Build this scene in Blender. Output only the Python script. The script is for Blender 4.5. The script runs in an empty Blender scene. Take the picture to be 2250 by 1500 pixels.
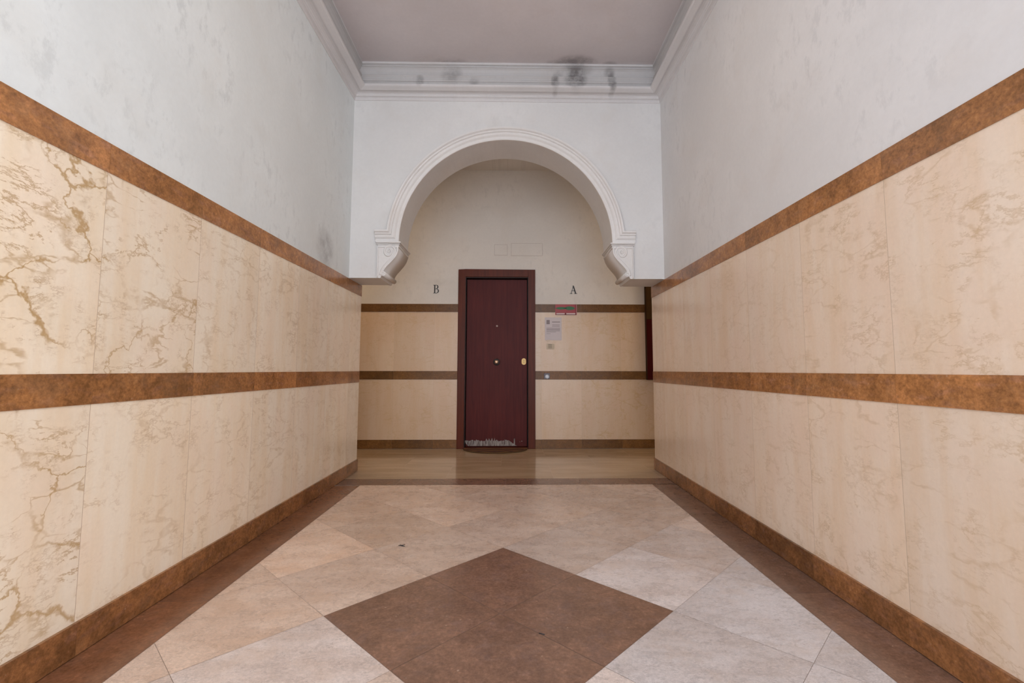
import bpy, bmesh, math, random
from mathutils import Vector

random.seed(7)
S = bpy.context.scene
COL = S.collection

# ------------------------------------------------------------------ camera
F_PX, CX, CY = 1035.07, 1152.44, 727.14
PITCH, YAW, ROLL = 0.0820, 0.0289, 0.0006
cam_d = bpy.data.cameras.new('camera')
cam = bpy.data.objects.new('camera', cam_d)
COL.objects.link(cam)
S.camera = cam
cam_d.sensor_fit = 'HORIZONTAL'
cam_d.sensor_width = 36.0
cam_d.lens = F_PX / 2250 * 36.0
cam_d.shift_x = (1125 - CX) / 2250
cam_d.shift_y = (CY - 750) / 2250
cam_d.clip_start = 0.02
fw = Vector((math.sin(YAW) * math.cos(PITCH), math.cos(YAW) * math.cos(PITCH), math.sin(PITCH)))
rt = Vector((math.cos(YAW), -math.sin(YAW), 0))
up = rt.cross(fw)
rt2 = rt * math.cos(ROLL) + up * math.sin(ROLL)
up2 = up * math.cos(ROLL) - rt * math.sin(ROLL)
from mathutils import Matrix
M = Matrix((rt2, up2, -fw)).transposed().to_4x4()
M.translation = Vector((0, 0, 1.0))
cam.matrix_world = M

# ------------------------------------------------------------------ colour management
S.view_settings.view_transform = 'Standard'
S.view_settings.look = 'None'
S.view_settings.gamma = 1
S.view_settings.use_curve_mapping = False
S.view_settings.exposure = -0.05

# ------------------------------------------------------------------ daylight: open entrance behind the camera
WORLD_STRENGTH = 4.0
w = bpy.data.worlds.new('outdoors')
S.world = w
w.use_nodes = True
nt = w.node_tree
for n in list(nt.nodes):
    nt.nodes.remove(n)
wo = nt.nodes.new('ShaderNodeOutputWorld')
bg = nt.nodes.new('ShaderNodeBackground')
tc = nt.nodes.new('ShaderNodeTexCoord')
sep = nt.nodes.new('ShaderNodeSeparateXYZ')
nt.links.new(tc.outputs['Generated'], sep.inputs[0])
mx = nt.nodes.new('ShaderNodeMapRange')
mx.inputs['From Min'].default_value = -0.75
mx.inputs['From Max'].default_value = 0.75
nt.links.new(sep.outputs['X'], mx.inputs['Value'])
r1 = nt.nodes.new('ShaderNodeMix')
r1.data_type = 'RGBA'
nt.links.new(mx.outputs[0], r1.inputs['Factor'])
r1.inputs['A'].default_value = (0.62, 0.68, 0.80, 1)     # open sky to the left of the entrance
r1.inputs['B'].default_value = (1.16, 1.20, 1.26, 1)     # sunlit facade to the right
mz = nt.nodes.new('ShaderNodeMapRange')
mz.inputs['From Min'].default_value = -0.15
mz.inputs['From Max'].default_value = 0.10
mz.inputs['To Min'].default_value = 0.85
mz.inputs['To Max'].default_value = 1.0
nt.links.new(sep.outputs['Z'], mz.inputs['Value'])
sc = nt.nodes.new('ShaderNodeVectorMath')
sc.operation = 'SCALE'
nt.links.new(r1.outputs['Result'], sc.inputs[0])
nt.links.new(mz.outputs[0], sc.inputs['Scale'])
nt.links.new(sc.outputs[0], bg.inputs['Color'])
bg.inputs['Strength'].default_value = WORLD_STRENGTH
nt.links.new(bg.outputs[0], wo.inputs[0])


def area_light(name, loc, size, power, color):
    ld = bpy.data.lights.new(name, 'AREA')
    ld.shape = 'DISK'
    ld.size = size
    ld.energy = power
    ld.color = color
    o = bpy.data.objects.new(name, ld)
    COL.objects.link(o)
    o.location = loc
    return o


# added warm fill lights, out of view, in both arms of the cross corridor
area_light('corridor_fill', (-2.9, 5.45, 3.55), 0.4, 20, (1.0, 0.73, 0.46))
area_light('corridor_fill', (2.9, 5.45, 3.55), 0.4, 20, (1.0, 0.73, 0.46))
# added warm fill light, above the frame, brightening the far part of the hall
area_light('hall_fill', (-0.05, 2.5, 3.9), 0.5, 7, (1.0, 0.74, 0.50))

# ------------------------------------------------------------------ dimensions (metres)
XL, XR = -1.5296, 1.4632
YA, AL = 4.4184, -0.0119          # arch wall front plane y = YA + AL*x
YE, YB = 4.82, 6.1006             # end of the side walls; back wall plane
Y0 = -0.9                         # entrance threshold behind the viewer
ZB = 1.864                        # underside of the arch wall
ZT1, ZT0, ZM1, ZM0, ZS = 1.8581, 1.7454, 0.985, 0.8747, 0.1148
BL, BR = -1.3054, 1.2439
YT1, YT0 = 4.2096, 4.4472
ZC, ZC2 = 3.955, 3.655            # hall ceiling, cross corridor ceiling
XE0, XE1 = -4.6, 4.6              # ends of the cross corridor


def sk(x, y):                     # planes across the hall are turned by half a degree
    return y + AL * x


# ------------------------------------------------------------------ node helper
class V:
    def __init__(s, g, sock): s.g, s.s = g, sock
    def _m(s, op, *a, clamp=False):
        n = s.g.nt.nodes.new('ShaderNodeMath'); n.operation = op; n.use_clamp = clamp
        for i, q in enumerate((s,) + a):
            if isinstance(q, V): s.g.nt.links.new(q.s, n.inputs[i])
            else: n.inputs[i].default_value = q
        return V(s.g, n.outputs[0])
    def __add__(s, o): return s._m('ADD', o)
    def __radd__(s, o): return s._m('ADD', o)
    def __sub__(s, o): return s._m('SUBTRACT', o)
    def __rsub__(s, o): return (s * -1.0) + o
    def __mul__(s, o): return s._m('MULTIPLY', o)
    def __rmul__(s, o): return s._m('MULTIPLY', o)
    def __truediv__(s, o): return s._m('DIVIDE', o)
    def pow(s, e): return s._m('POWER', e)
    def clamp(s): return s._m('ADD', 0.0, clamp=True)
    def abs(s): return s._m('ABSOLUTE')
    def step(s, a, b):            # smooth step a..b
        n = s.g.nt.nodes.new('ShaderNodeMapRange'); n.interpolation_type = 'SMOOTHSTEP'
        s.g.nt.links.new(s.s, n.inputs['Value'])
        for k, q in (('From Min', a), ('From Max', b)):
            if isinstance(q, V): s.g.nt.links.new(q.s, n.inputs[k])
            else: n.inputs[k].default_value = q
        return V(s.g, n.outputs[0])


class G:
    def __init__(s, name):
        s.m = bpy.data.materials.new(name); s.m.use_nodes = True
        s.nt = s.m.node_tree
        s.b = s.nt.nodes['Principled BSDF']
        t = s.nt.nodes.new('ShaderNodeTexCoord')
        q = s.nt.nodes.new('ShaderNodeSeparateXYZ')
        s.nt.links.new(t.outputs['Object'], q.inputs[0])
        s.x, s.y, s.z = (V(s, q.outputs[i]) for i in range(3))
    def vec(s, a, b, c):
        n = s.nt.nodes.new('ShaderNodeCombineXYZ')
        for i, q in enumerate((a, b, c)):
            if isinstance(q, V): s.nt.links.new(q.s, n.inputs[i])
            else: n.inputs[i].default_value = q
        return V(s, n.outputs[0])
    def attr(s, name):
        n = s.nt.nodes.new('ShaderNodeAttribute'); n.attribute_name = name
        return V(s, n.outputs['Fac'])
    def noise(s, v, scale, detail=3, rough=0.5, dist=0.0, color=False):
        n = s.nt.nodes.new('ShaderNodeTexNoise')
        s.nt.links.new(v.s, n.inputs['Vector'])
        n.inputs['Scale'].default_value = scale; n.inputs['Detail'].default_value = detail
        n.inputs['Roughness'].default_value = rough; n.inputs['Distortion'].default_value = dist
        return V(s, n.outputs['Color' if color else 'Fac'])
    def voro(s, v, scale, feature='DISTANCE_TO_EDGE'):
        n = s.nt.nodes.new('ShaderNodeTexVoronoi'); n.feature = feature
        s.nt.links.new(v.s, n.inputs['Vector']); n.inputs['Scale'].default_value = scale
        return V(s, n.outputs['Distance'])
    def warp(s, v, scale, amt, detail=4):
        c = s.noise(v, scale, detail, 0.6, color=True)
        a = s.nt.nodes.new('ShaderNodeVectorMath'); a.operation = 'SUBTRACT'
        s.nt.links.new(c.s, a.inputs[0]); a.inputs[1].default_value = (0.5, 0.5, 0.5)
        b = s.nt.nodes.new('ShaderNodeVectorMath'); b.operation = 'SCALE'
        s.nt.links.new(a.outputs[0], b.inputs[0]); b.inputs['Scale'].default_value = amt
        d = s.nt.nodes.new('ShaderNodeVectorMath'); d.operation = 'ADD'
        s.nt.links.new(v.s, d.inputs[0]); s.nt.links.new(b.outputs[0], d.inputs[1])
        return V(s, d.outputs[0])
    def mix(s, f, a, b, mode='MIX'):
        n = s.nt.nodes.new('ShaderNodeMix'); n.data_type = 'RGBA'; n.blend_type = mode
        for k, q in (('Factor', f), ('A', a), ('B', b)):
            if isinstance(q, V): s.nt.links.new(q.s, n.inputs[k] if k == 'Factor' else [i for i in n.inputs if i.name == k and i.type == 'RGBA'][0])
            elif k == 'Factor': n.inputs[k].default_value = q
            else: [i for i in n.inputs if i.name == k and i.type == 'RGBA'][0].default_value = (*q, 1)
        return V(s, [o for o in n.outputs if o.type == 'RGBA'][0])
    def gain(s, c, f):            # colour times a scalar
        return s.mix(1.0, c, s.vec(f, f, f), 'MULTIPLY')
    def out(s, col=None, rough=None, bump=None, bstr=0.2, bdist=0.002, **kw):
        if col is not None:
            if isinstance(col, V): s.nt.links.new(col.s, s.b.inputs['Base Color'])
            else: s.b.inputs['Base Color'].default_value = (*col, 1)
        if rough is not None:
            if isinstance(rough, V): s.nt.links.new(rough.s, s.b.inputs['Roughness'])
            else: s.b.inputs['Roughness'].default_value = rough
        if bump is not None:
            n = s.nt.nodes.new('ShaderNodeBump')
            n.inputs['Strength'].default_value = bstr; n.inputs['Distance'].default_value = bdist
            s.nt.links.new(bump.s, n.inputs['Height'])
            s.nt.links.new(n.outputs[0], s.b.inputs['Normal'])
        for k, q in kw.items():
            s.b.inputs[k.replace('_', ' ')].default_value = q
        return s.m


def blob(g, a, b, ca, cb, ra, rb):
    """soft round stain centred at (ca, cb)"""
    da = (a - ca) / ra; db = (b - cb) / rb
    return 1.0 - (da * da + db * db).step(0.0, 1.0)


def plaster(name, base, stains=(), streak=1.0, mode='yz'):
    g = G(name)
    p = g.vec(g.x, g.y, g.z)
    a, b = {'yz': (g.y, g.z), 'xz': (g.x, g.z), 'xy': (g.x, g.y)}[mode]
    n1 = g.noise(p, 1.3, 5, 0.6)
    n2 = g.noise(g.vec(a * 3.0, b * 1.6, 0.0), 4.5, 6, 0.7)
    n3 = g.noise(p, 38, 3, 0.6)
    c = g.mix(n1.step(0.36, 0.66), tuple(v * 0.97 for v in base), tuple(min(1, v * 1.04) for v in base))
    patch = n1.step(0.44, 0.6) * n2.step(0.50, 0.66) * (0.34 * streak)
    c = g.mix(patch, c, (base[0] * 0.60, base[1] * 0.61, base[2] * 0.62))
    c = g.mix(g.noise(p, 2.7, 4, 0.5).step(0.52, 0.72) * 0.22, c, (base[0] * 0.9, base[1] * 0.84, base[2] * 0.78))
    c = g.gain(c, n3 * 0.08 + 0.96)
    for ca, cb, ra, rb, st in stains:
        f = blob(g, a, b, ca, cb, ra, rb) * (st * 0.75) * (g.noise(p, 9.0, 4, 0.7).step(0.30, 0.68) * 1.0 + 0.35)
        c = g.mix(f.clamp(), c, (0.075, 0.062, 0.06))
    return g.out(c, 0.75, n2 + n3 * 0.5, 0.12, 0.002)


def marble(name, axis, base=(0.88, 0.755, 0.60), polish=0.16):
    g = G(name)
    u = g.y if axis == 'y' else g.x
    v = g.z
    pid, vs = g.attr('pid'), g.attr('vein')
    p = g.vec(u, v, pid * 23.0)
    pw = g.warp(p, 2.4, 0.42, 6)
    pw2 = g.warp(g.vec(u * 0.62 + v * 0.25, v * 1.25 - u * 0.1, pid * 41.0), 3.6, 0.26, 5)
    # large broken veins
    thick = g.noise(p, 5.0, 4, 0.7)
    w1 = thick.step(0.40, 0.8) * 0.075 + 0.012
    v1 = 1.0 - g.voro(pw, 2.7).step(0.0, w1)
    m1 = g.noise(p, 2.1, 2).step(0.38, 0.52)
    # net of short veins, mostly lying flat
    w2 = g.noise(p, 9.0, 3, 0.6).step(0.35, 0.7) * 0.10 + 0.016
    v2 = 1.0 - g.voro(pw2, 7.0).step(0.0, w2)
    m2 = g.noise(g.vec(u * 1.4, v * 0.8, pid * 9.0), 3.6, 4, 0.6).step(0.44, 0.60)
    # crackle: thin ridges of rough noise
    rn_ = g.noise(g.vec(u * 0.75 + v * 0.35, v * 1.5 - u * 0.2, pid * 57.0), 4.2, 9, 0.68, 0.25)
    v3 = ((rn_ - 0.5).abs() * -1.0).step(-0.022, -0.002)
    m3 = g.noise(g.vec(u, v, pid * 77.0), 4.4, 3, 0.6).step(0.46, 0.60)
    rb_ = g.noise(g.vec(u * 1.2, v * 2.6, pid * 91.0), 14.0, 6, 0.7)
    v4 = (rb_ - 0.5).abs().step(0.0, 0.05)
    m4 = g.noise(g.vec(u * 1.5, v, pid * 15.0), 6.5, 4, 0.65).step(0.50, 0.66)
    # soft upright bands of the stone
    st = g.noise(g.vec(u * 3.2, v * 0.40, pid * 17.0), 2.6, 6, 0.62)
    cl = g.noise(g.vec(u * 1.1, v * 0.7, pid * 31.0), 3.0, 4, 0.6)
    sp = g.noise(p, 70, 3, 0.7)
    c = g.mix(st.step(0.35, 0.7), base, (base[0] * 0.95, base[1] * 0.88, base[2] * 0.79))
    c = g.mix(cl.step(0.40, 0.72) * 0.7, c, (base[0] * 0.98, base[1] * 0.915, base[2] * 0.89))
    c = g.gain(c, pid * 0.07 + 0.955)
    vc = g.mix(g.noise(p, 4.0, 2), (0.45, 0.275, 0.10), (0.57, 0.375, 0.19))
    soft = (0.56, 0.40, 0.25)
    c = g.mix(((1.0 - v4) * m4 * (vs * 0.34 + 0.26)).clamp(), c, soft)
    c = g.mix((v3 * m3 * (vs * 0.62 + 0.16)).clamp(), c, g.mix(0.35, vc, soft))
    c = g.mix((v2 * m2 * (vs * 0.55 + 0.10)).clamp(), c, vc)
    c = g.mix(((1.0 - g.voro(pw, 2.7).step(0.0, 0.22)) * m1 * (vs - 0.2) * 0.16).clamp(), c, (0.58, 0.42, 0.22))
    c = g.mix((v1 * m1 * ((vs - 0.38) * 1.45).clamp()).clamp(), c, vc)
    c = g.gain(c, sp * 0.12 + 0.94)
    return g.out(c, polish, sp, 0.02, 0.0005, Specular_IOR_Level=0.55)


def brown_stone(name, mode, base=(0.27, 0.118, 0.040), rough=0.2, specks=0.5, con=1.0, spec=0.5):
    g = G(name)
    a, b = {'yz': (g.y, g.z), 'xz': (g.x, g.z), 'xy': (g.x, g.y)}[mode]
    pid = g.attr('pid')
    p = g.vec(a, b, pid * 19.0)
    n1 = g.noise(g.warp(p, 4.0, 0.25), 5.5, 6, 0.65)
    n2 = g.noise(p, 26, 5, 0.7)
    n3 = g.noise(g.vec(a * 3.0, b * 8.0, pid * 5.0), 3.5, 4, 0.6)
    c = g.mix(n1.step(0.33, 0.68), tuple(v * (0.70 if con > .9 else 0.82) for v in base), tuple(v * (1.2 if con > .9 else 1.1) for v in base))
    c = g.mix(n3.step(0.5, 0.72) * 0.45, c, (base[0] * 0.97, base[1] * 1.08, base[2] * (1.9 if mode != 'xy' else 1.25)))
    n4 = g.noise(p, 75, 4, 0.75)
    c = g.gain(c, (n2 - 0.5) * (1.2 * con) + 1.0)
    c = g.gain(c, (n4 - 0.5) * (1.7 * con) + 1.0)
    c = g.mix(g.noise(p, 9.0, 5, 0.7).step(0.50, 0.66) * (0.22 if con > .9 else 0.15), c, (base[0] * 0.9, base[1] * 1.2, base[2] * 1.9))
    c = g.mix(n4.step(0.60, 0.74) * n2.step(0.45, 0.6) * 0.30, c, (0.46, 0.31, 0.21))
    c = g.gain(c, pid * 0.34 + 0.83)
    s1 = (1.0 - g.voro(g.warp(p, 30, 0.03), 52, 'F1').step(0.08, 0.24)) * g.noise(p, 40, 1).step(0.56, 0.62)
    k = g.noise(p, 7, 4, 0.6).step(0.5, 0.66)
    c = g.mix((s1 * k * specks).clamp(), c, (0.50, 0.36, 0.26))
    if mode == 'xy': c = g.mix(1.0, c, g.mix(g.attr('vein'), (1.0, 1.0, 1.0), (1.12, 0.86, 0.62)), 'MULTIPLY')
    return g.out(c, rough, n2, 0.03, 0.0006, Specular_IOR_Level=spec)


def pale_floor(name, base=(0.64, 0.54, 0.465), rough=0.26):
    g = G(name)
    tone = g.attr('vein')
    pid = g.attr('pid')
    p = g.vec(g.x, g.y, pid * 29.0)
    st = g.vec(g.x * 1.0 + g.y * 0.3, g.y * 2.4, pid * 13.0)
    n1 = g.noise(g.warp(st, 2.0, 0.3), 2.6, 6, 0.65)
    n2 = g.noise(g.warp(g.vec(g.x, g.y * 1.5, pid * 13.0), 5.0, 0.12), 13, 6, 0.75)
    n3 = g.noise(g.vec(g.x, g.y * 1.5, pid * 3.0), 90, 5, 0.8)
    c = g.mix(n1.step(0.35, 0.65), base, (base[0] * 0.84, base[1] * 0.80, base[2] * 0.77))
    n5 = g.noise(g.vec(g.x, g.y * 1.4, pid * 7.0), 170, 4, 0.8)
    c = g.gain(c, n2 * 0.60 + 0.70)
    c = g.gain(c, (n3 - 0.5) * 1.5 + 1.0)
    c = g.gain(c, (n5 - 0.5) * 1.1 + 1.0)
    c = g.mix(g.noise(p, 5.5, 4, 0.6).step(0.48, 0.68) * 0.35, c, (base[0] * 0.92, base[1] * 0.80, base[2] * 0.68))
    c = g.mix(n3.step(0.52, 0.66) * n2.step(0.42, 0.62) * 0.30, c, (base[0] * 0.42, base[1] * 0.38, base[2] * 0.36))
    c = g.mix((1.0 - n3.step(0.30, 0.42)) * 0.35, c, (0.80, 0.74, 0.68))
    c = g.gain(c, pid * 0.20 + 0.90)
    c = g.mix(1.0, c, g.mix(tone, (1.10, 0.99, 0.91), (0.90, 1.01, 1.18)), 'MULTIPLY')
    c = g.gain(c, pid * 0.22 + 0.88)
    return g.out(c, n2 * 0.16 + (rough - 0.06), n3, 0.04, 0.0006, Specular_IOR_Level=0.5)


def back_floor(name, base=(0.47, 0.345, 0.225), rough=0.13):
    g = G(name)
    pid = g.attr('pid')
    st = g.vec(g.x * 0.8, g.y * 3.2, pid * 13.0)
    n1 = g.noise(g.warp(st, 2.0, 0.3), 2.2, 6, 0.6)
    n3 = g.noise(g.vec(g.x, g.y * 3.0, pid * 3.0), 40, 4, 0.7)
    c = g.mix(n1.step(0.35, 0.65), base, (base[0] * 0.82, base[1] * 0.78, base[2] * 0.72))
    c = g.gain(c, (n3 - 0.5) * 0.4 + 1.0)
    c = g.gain(c, pid * 0.14 + 0.93)
    return g.out(c, rough, Specular_IOR_Level=0.5)


def simple(name, col, rough=0.5, var=0.1, scale=20, **kw):
    g = G(name)
    n = g.noise(g.vec(g.x, g.y, g.z), scale, 4, 0.6)
    return g.out(g.gain(g.mix(0.0, col, col), n * (2 * var) + (1 - var)), rough, **kw)


def wood(name, a, b, rough=0.42, coat=0.0):
    g = G(name)
    n = g.noise(g.vec(g.x * 16.0, g.y * 16.0, g.z * 0.9), 2.0, 5, 0.65, 0.4)
    n2 = g.noise(g.vec(g.x, g.y, g.z), 1.6, 3)
    f = g.noise(g.vec(g.x * 60.0, g.y * 60.0, g.z * 2.0), 3.0, 3, 0.6)
    c = g.mix(n.step(0.3, 0.7), a, b)
    c = g.gain(c, n2 * 0.5 + 0.75)
    c = g.gain(c, f * 0.08 + 0.96)
    return g.out(c, rough, f, 0.04, 0.0004, Coat_Weight=coat, Coat_Roughness=0.12, Specular_IOR_Level=0.12)


STAINS = [(0.42, 3.76, 0.05, 0.12, 0.7), (0.46, 3.86, 0.07, 0.05, 0.3), (0.62, 3.80, 0.13, 0.14, 0.85), (0.64, 3.90, 0.18, 0.07, 0.5),
                        (0.97, 3.77, 0.05, 0.14, 0.8), (0.95, 3.88, 0.07, 0.06, 0.4), (-0.58, 3.83, 0.13, 0.13, 0.38), (-0.88, 3.76, 0.05, 0.09, 0.45), (-0.36, 3.76, 0.06, 0.06, 0.35)]
MAT = {
    'plaster_left': plaster('left_plaster', (0.745, 0.785, 0.785), [(3.86, 2.00, 0.22, 0.19, 0.40)], 1.0, 'yz'),
    'plaster_right': plaster('right_plaster', (0.72, 0.712, 0.705), [], 0.75, 'yz'),
    'plaster_arch': plaster('arch_plaster', (0.71, 0.705, 0.695), [], 0.45, 'xz'),
    'plaster_back': plaster('back_plaster', (0.70, 0.67, 0.63), [(-0.94, 2.14, 0.25, 0.06, 0.10)], 0.6, 'xz'),
    'ceiling': plaster('ceiling_paint', (0.68, 0.625, 0.62),
                       [(0.62, 4.33, 0.26, 0.16, 0.62), (0.95, 4.34, 0.10, 0.08, 0.4), (-0.58, 4.36, 0.22, 0.12, 0.34), (0.4, 4.34, 0.12, 0.08, 0.3)], 0.15, 'xy'),
    'cornice': plaster('cornice_plaster', (0.66, 0.64, 0.635),
                       STAINS, 0.2, 'xz'),
    'cornice_upper': plaster('darker_cornice_plaster', (0.575, 0.56, 0.552), STAINS, 0.5, 'xz'),  # upper moulding faces, a darker grey than the rest of the cornice
    'mould': plaster('moulding_plaster', (0.74, 0.725, 0.71), [], 0.15, 'xz'),
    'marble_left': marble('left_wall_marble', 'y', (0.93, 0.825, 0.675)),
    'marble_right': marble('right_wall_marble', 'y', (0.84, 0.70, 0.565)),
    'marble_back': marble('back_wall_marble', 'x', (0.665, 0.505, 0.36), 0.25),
    'joint': simple('stone_joint', (0.50, 0.37, 0.25), 0.6),
    'band_side': brown_stone('side_band_stone', 'yz', (0.355, 0.156, 0.056)),
    'skirting_side': brown_stone('side_skirting_stone', 'yz', (0.25, 0.108, 0.040)),
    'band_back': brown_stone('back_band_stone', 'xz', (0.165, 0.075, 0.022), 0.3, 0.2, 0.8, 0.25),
    'floor_brown': brown_stone('brown_floor_stone', 'xy', (0.215, 0.118, 0.078), 0.24, 0.9, 0.75),
    'floor_pale': pale_floor('pale_floor_stone'),
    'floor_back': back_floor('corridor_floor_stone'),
    'grout': simple('floor_grout', (0.36, 0.27, 0.21), 0.8),
    'door_leaf': wood('door_leaf_veneer', (0.074, 0.012, 0.012), (0.100, 0.018, 0.015)),
    'door_frame': wood('door_frame_wood', (0.080, 0.016, 0.005), (0.112, 0.022, 0.007), 0.28),
    'dark_gap': simple('dark_gap', (0.012, 0.005, 0.004), 0.7),
    'brass': simple('brass', (0.72, 0.50, 0.22), 0.5, 0.05, 30, Metallic=0.7),
    'chrome': simple('pale_metal', (0.36, 0.27, 0.24), 0.5, 0.03, 30, Metallic=0.5),
    'black': simple('black_paint', (0.020, 0.019, 0.021), 0.45),
}


# ------------------------------------------------------------------ mesh helpers
def tag(o, label=None, cat=None, group=None, kind=None):
    if label: o['label'] = label
    if cat: o['category'] = cat
    if group: o['group'] = group
    if kind: o['kind'] = kind
    return o


def link(name, me, parent=None):
    o = bpy.data.objects.new(name, me)
    COL.objects.link(o)
    if parent is not None:
        o.parent = parent
    return o


def empty(name, loc):
    o = bpy.data.objects.new(name, None)
    COL.objects.link(o)
    o.location = loc
    o.empty_display_size = 0.1
    bpy.context.view_layer.update()
    return o


class MB:
    """vertex / face collector with a material slot and stone attributes per face"""
    def __init__(s): s.v, s.f, s.mi, s.pid, s.vein, s.sm = [], [], [], [], [], []
    def face(s, pts, mi=0, pid=0.5, vein=0.0, smooth=False):
        i = len(s.v); s.v += [tuple(p) for p in pts]
        s.f.append(tuple(range(i, i + len(pts)))); s.mi.append(mi); s.pid.append(pid); s.vein.append(vein); s.sm.append(smooth)
    def box(s, x0, x1, y0, y1, z0, z1, mi=0, pid=0.5, vein=0.0, skew=False):
        k = sk if skew else (lambda x, y: y)
        P = lambda x, y, z: (x, k(x, y), z)
        q = [[P(x0, y0, z0), P(x0, y1, z0), P(x1, y1, z0), P(x1, y0, z0)], [P(x0, y0, z1), P(x1, y0, z1), P(x1, y1, z1), P(x0, y1, z1)],
             [P(x0, y0, z0), P(x1, y0, z0), P(x1, y0, z1), P(x0, y0, z1)], [P(x1, y1, z0), P(x0, y1, z0), P(x0, y1, z1), P(x1, y1, z1)],
             [P(x0, y1, z0), P(x0, y0, z0), P(x0, y0, z1), P(x0, y1, z1)], [P(x1, y0, z0), P(x1, y1, z0), P(x1, y1, z1), P(x1, y0, z1)]]
        for f in q: s.face(f, mi, pid, vein)
    def prism(s, pts, y0, y1, mi=0, skew=True, smooth=False, caps=(True, True)):
        """outline in (x, z), extruded along y"""
        k = sk if skew else (lambda x, y: y)
        n = len(pts)
        a = [(x, k(x, y0), z) for x, z in pts]; b = [(x, k(x, y1), z) for x, z in pts]
        if caps[0]: s.face(a, mi)
        if caps[1]: s.face(b[::-1], mi)
        for i in range(n):
            j = (i + 1) % n
            s.face([a[i], b[i], b[j], a[j]], mi, smooth=smooth)
    def build(s, name, mats, parent=None, bevel=0.0, weld=False, seg=2):
        me = bpy.data.meshes.new(name)
        me.from_pydata(s.v, [], s.f)
        for m in (mats if isinstance(mats, (list, tuple)) else [mats]):
            me.materials.append(m)
        for i, p in enumerate(me.polygons):
            p.material_index = s.mi[i]; p.use_smooth = s.sm[i]
        for nm, dat in (('pid', s.pid), ('vein', s.vein)):
            at = me.attributes.new(nm, 'FLOAT', 'FACE')
            at.data.foreach_set('value', dat)
        me.update()
        if weld or bevel:
            bm = bmesh.new(); bm.from_mesh(me)
            bmesh.ops.remove_doubles(bm, verts=bm.verts, dist=1e-5)
            bmesh.ops.recalc_face_normals(bm, faces=bm.faces)
            bm.to_mesh(me); bm.free()
        o = link(name, me, parent)
        if parent is not None:
            o.matrix_parent_inverse = parent.matrix_world.inverted()
        if bevel:
            md = o.modifiers.new('bevel', 'BEVEL'); md.width = bevel; md.segments = seg; md.limit_method = 'ANGLE'; md.angle_limit = 0.6
        return o


def tube(mb, pts, r, n=8, mi=0, close_caps=True):
    """round tube through 3-D points; r a number or list"""
    P = [Vector(p) for p in pts]; R = r if isinstance(r, (list, tuple)) else [r] * len(P)
    rings = []
    for i, p in enumerate(P):
        t = (P[min(i + 1, len(P) - 1)] - P[max(i - 1, 0)]).normalized()
        u = Vector((0, 1, 0)) if abs(t.y) < 0.9 else Vector((1, 0, 0))
        a = t.cross(u).normalized(); b = t.cross(a)
        rings.append([p + (a * math.cos(2 * math.pi * k / n) + b * math.sin(2 * math.pi * k / n)) * R[i] for k in range(n)])
    for i in range(len(P) - 1):
        for k in range(n):
            l = (k + 1) % n
            mb.face([rings[i][k], rings[i][l], rings[i + 1][l], rings[i + 1][k]], mi, smooth=True)
    if close_caps:
        mb.face(rings[0][::-1], mi); mb.face(rings[-1], mi)


def lathe_y(mb, cx, cz, y, prof, n=24, mi=0):
    """profile of (radius, distance towards the viewer) turned about an axis along y"""
    rings = [[(cx + r * math.cos(2 * math.pi * k / n), y - d, cz + r * math.sin(2 * math.pi * k / n)) for k in range(n)] for r, d in prof]
    for i in range(len(prof) - 1):
        for k in range(n):
            l = (k + 1) % n
            mb.face([rings[i][k], rings[i][l], rings[i + 1][l], rings[i + 1][k]], mi, smooth=True)
    mb.face(rings[-1], mi)


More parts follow.
